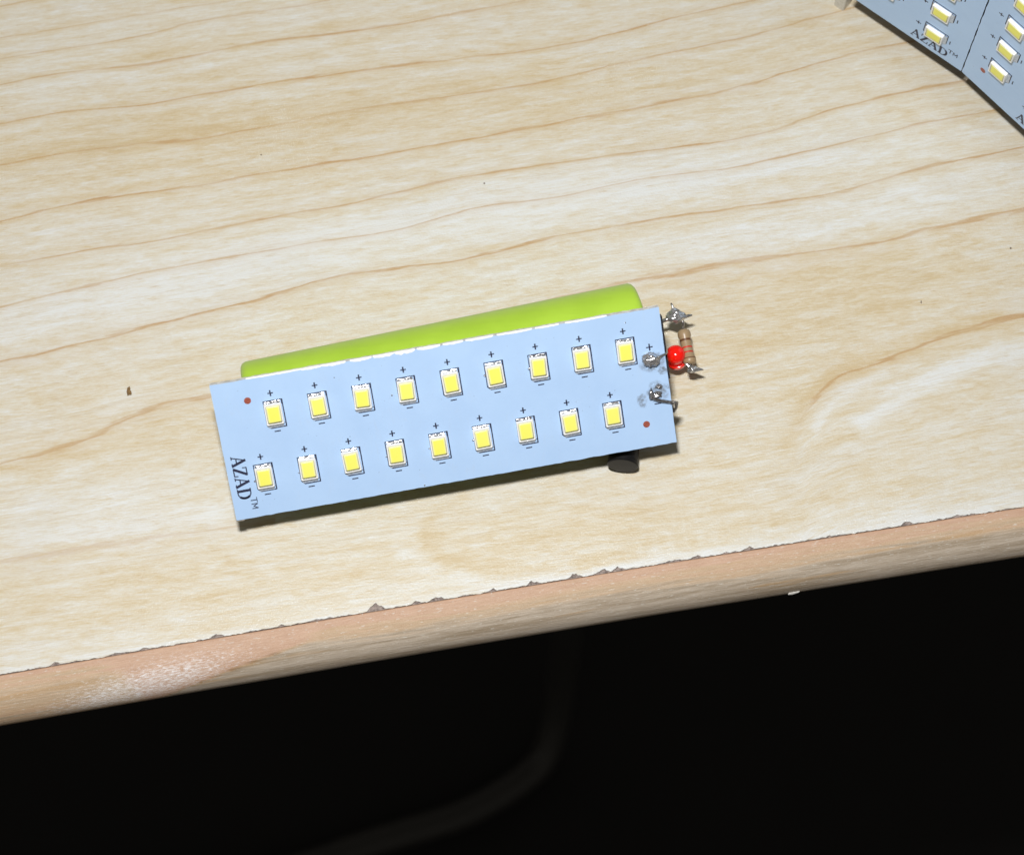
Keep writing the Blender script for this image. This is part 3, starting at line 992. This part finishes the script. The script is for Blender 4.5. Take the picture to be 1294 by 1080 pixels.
# joint above the resistor, with its sharp tails
mb = MB()
c1 = WP(27.75, 17.15, 8.0)
mb.lump(c1, (1.55, 1.12, 1.05), spikes=((Vector((-0.3, 0.95, 0.45)), 0.35, 10), (Vector((1, -0.02, 0.15)), 0.45, 12), (Vector((0.1, .7, .3)), 0.15, 5)), amp=0.20, seed=4, freq=1.2, sub=5)
mb.build('solder_joint', M_solder, module, smooth=True)
mb = MB()
mb.tube([c1 + Vector((-.3, .2, .2)), c1 + Vector((-0.42, 1.25, .75)), c1 + Vector((-0.62, 1.75, 0.95)), c1 + Vector((-0.78, 2.02, 0.95))], [0.3, 0.24, 0.20, 0.14], 10)
mb.tube([c1 + Vector((.8, 0, .1)), c1 + Vector((1.75, -0.1, .1)), c1 + Vector((2.3, 0.12, .1)), c1 + Vector((2.85, 0.18, .1))], [0.36, 0.30, 0.27, 0.14], 10)
mb.tube([c1 + Vector((-.8, -.3, 0)), c1 + Vector((-1.6, -0.55, -0.1)), c1 + Vector((-2.6, -0.7, -0.9)), c1 + Vector((-4.2, -0.9, -1.8))], [0.4, 0.34, 0.34, 0.34], 10)
mb.build('wire_tail', M_lead, module, smooth=True)
# resistor
r0 = WP(29.15, 15.35, 6.3); r1 = WP(30.25, 9.2, 5.9)
ra = (r1 - r0).normalized(); rl = (r1 - r0).length
mb = MB()
mb.revolve([(0, 0.35), (0.05, 0.75), (0.25, 1.02), (0.6, 1.12), (1.15, 1.12), (1.5, 0.98), (2.0, 0.94), (rl - 2.0, 0.94), (rl - 1.5, 0.98), (rl - 1.15, 1.12), (rl - 0.6, 1.12), (rl - 0.25, 1.02), (rl - 0.05, 0.75), (rl, 0.35)], r0, ra, 32)
rs = mb.build('resistor', M_res, module, smooth=True)
for h0, h1, rr0, rr1, m in ((1.75, 2.12, 0.965, 0.945, M_brown), (3.15, 3.42, 0.945, 0.945, M_redband), (4.02, 4.28, 0.945, 0.95, M_redband), (5.12, 5.32, 1.115, 1.125, M_brown)):
    mb = MB(); mb.revolve([(h0, rr0 + .004), (h1, rr1 + .004)], r0, ra, 32); mb.f = mb.f[:-2]; mb.m = mb.m[:-2]
    mb.build('colour_band', m, rs, smooth=True)
mb = MB(); mb.tube([r0 + ra * 0.3, r0 - ra * 0.5, c1 + Vector((1.35, -1.0, -0.7)), c1 + Vector((1.1, -0.3, -0.3))], 0.26, 10)
mb.build('lead', M_lead, rs, smooth=True)
# lower joint
c2 = WP(30.55, 8.25, 6.2)
mb = MB()
mb.lump(c2, (0.95, 0.62, 0.6), spikes=((Vector((1, -0.1, 0.1)), 0.95, 12), (Vector((-0.8, 0.75, 0.5)), 0.8, 14)), amp=0.3, seed=9, freq=2.2)
mb.build('solder_joint', M_solder, module, smooth=True)
mb = MB(); mb.tube([r1 - ra * 0.2, r1 + ra * 0.5, c2], [0.28, 0.28, 0.3], 10); mb.build('lead', M_lead, rs, smooth=True)
# red indicator LED standing beside it
lp = WP(28.05, 10.75, 4.3); la = Vector((-0.16, 0.0, 1.0)).normalized()
mb = MB()
prof = [(0.9, 1.72), (2.3, 1.68)] + [(2.3 + 1.45 * math.sin(R(a)), 1.68 * math.cos(R(a))) for a in range(10, 91, 10)]
prof[-1] = (prof[-1][0], 0.02)
mb.revolve(prof, lp, la, 40)
rled = mb.build('indicator_led', M_red, module, smooth=True)
mb = MB(); mb.revolve([(0, 1.86), (0.05, 1.96), (0.80, 1.96), (0.87, 1.88), (0.9, 1.68)], lp, la, 40); mb.build('flange', M_red, rled, angle=40)
mb = MB()
mb.tube([lp + Vector((1.0, -0.9, 0.1)), lp + Vector((1.4, -1.3, 0.9)), lp + Vector((1.75, -1.6, 2.2)), c2 + Vector((-.2, 0, .2))], [0.26, 0.28, 0.32, 0.34], 10)
mb.build('lead', M_lead, rled, smooth=True)
mb = MB()
mb.tube([lp + Vector((-0.8, 0.1, 0.1)), lp + Vector((-1.3, 0.2, -0.8)), lp + Vector((-2.8, 0.3, -0.4)), lp + Vector((-5.2, 0.4, 1.0))], 0.25, 10)
mb.build('lead', M_lead, rled, smooth=True)

# ------------------------------------------------------------------ the bigger lamp standing at the upper right
SX, SY, SH = 79.22, 63.52, 8.45
LROOT = Vector((SX, SY + 12, 0))
lamp = thing('led_lamp', 'taller lamp of upright pale blue LED strips cut off at the upper right corner', 'led lamp', LROOT)
for ang, first in ((-38.61, True), (-48.01, False)):
    u = Vector((math.cos(R(ang)), math.sin(R(ang)), 0))
    # board X goes up, board Y goes to the left (-u)
    gap = 0.10
    o = Vector((SX, SY, SH)) - u * gap if first else Vector((SX, SY, SH)) + u * (W_ + gap)
    m = frame(o - LROOT, Vector((0, 0, 1)), -u)
    led_board(lamp, m, 21 if first else 22)
    mb = MB()                                       # dark backing behind each strip
    mb.box(3.0, L_ - 3, 1.2, W_ - 1.2, -TH - 1.6, -TH - 0.02)
    mb.build('backing_plate', M_dark, lamp, xform=m)
# base block behind the strips, and the pale foot at the left corner
mb = MB()
nrm = Vector((math.sin(R(43)), math.cos(R(43)), 0))
c = Vector((SX, SY, 0)) + nrm * 22 - LROOT
mb.revolve([(0.0, 15.0), (0.6, 15.6), (9.0, 15.6), (9.6, 15.0), (80, 14.4), (82, 13.8)], c, (0, 0, 1), 40)
mb.build('base', M_dark, lamp, angle=40)
for fx_, fy_, w_, d_ in ((60.2, 81.9, 2.2, 2.4),):
    mb = MB(); mb.prism(rounded(-w_ / 2, w_ / 2, -d_ / 2, d_ / 2, 0.35, 3), 0, 6.0, bev=0.25)
    mb.build('foot', M_foot, lamp, smooth=False, xform=Matrix.Translation((Vector((fx_, fy_, 0)) - LROOT) * MM) @ Matrix.Rotation(R(-40), 4, 'Z'))

# ------------------------------------------------------------------ crumbs
mb = MB(); mb.lump((0, 0, 0.30), (0.30, 0.75, 0.34), spikes=((Vector((0.5, -.2, .1)), 0.3, 8),), amp=0.5, seed=3, sub=3, freq=1.8)
o = mb.build('wood_crumb', M_crumb); o.location = Vector((-65.69, 6.48, 0)) * MM
tag(o, 'small brown wood crumb lying left of the blue LED strip', 'crumb')
for k, (x, y, rx, ry, lab) in enumerate(((71.14, 23.06, .13, .42, 'thin brown speck on the table right of the resistor'), (87.42, 33.27, .26, .24, 'dark speck of dust near the right edge of the table'),
                        (-44.64, 51.39, .2, .16, 'tiny dark speck on the upper left of the table'), (-4.91, 45.8, .22, .2, 'tiny dark speck on pale grain above the battery'))):
    mb = MB(); mb.lump((0, 0, 0.08), (rx * 0.72, ry * 0.72, 0.07), amp=0.4, seed=k + 1, sub=2)
    o = mb.build('dust_speck', M_speck); o.location = Vector((x, y, 0)) * MM
    tag(o, lab, 'speck', 'specks of dust on the table')
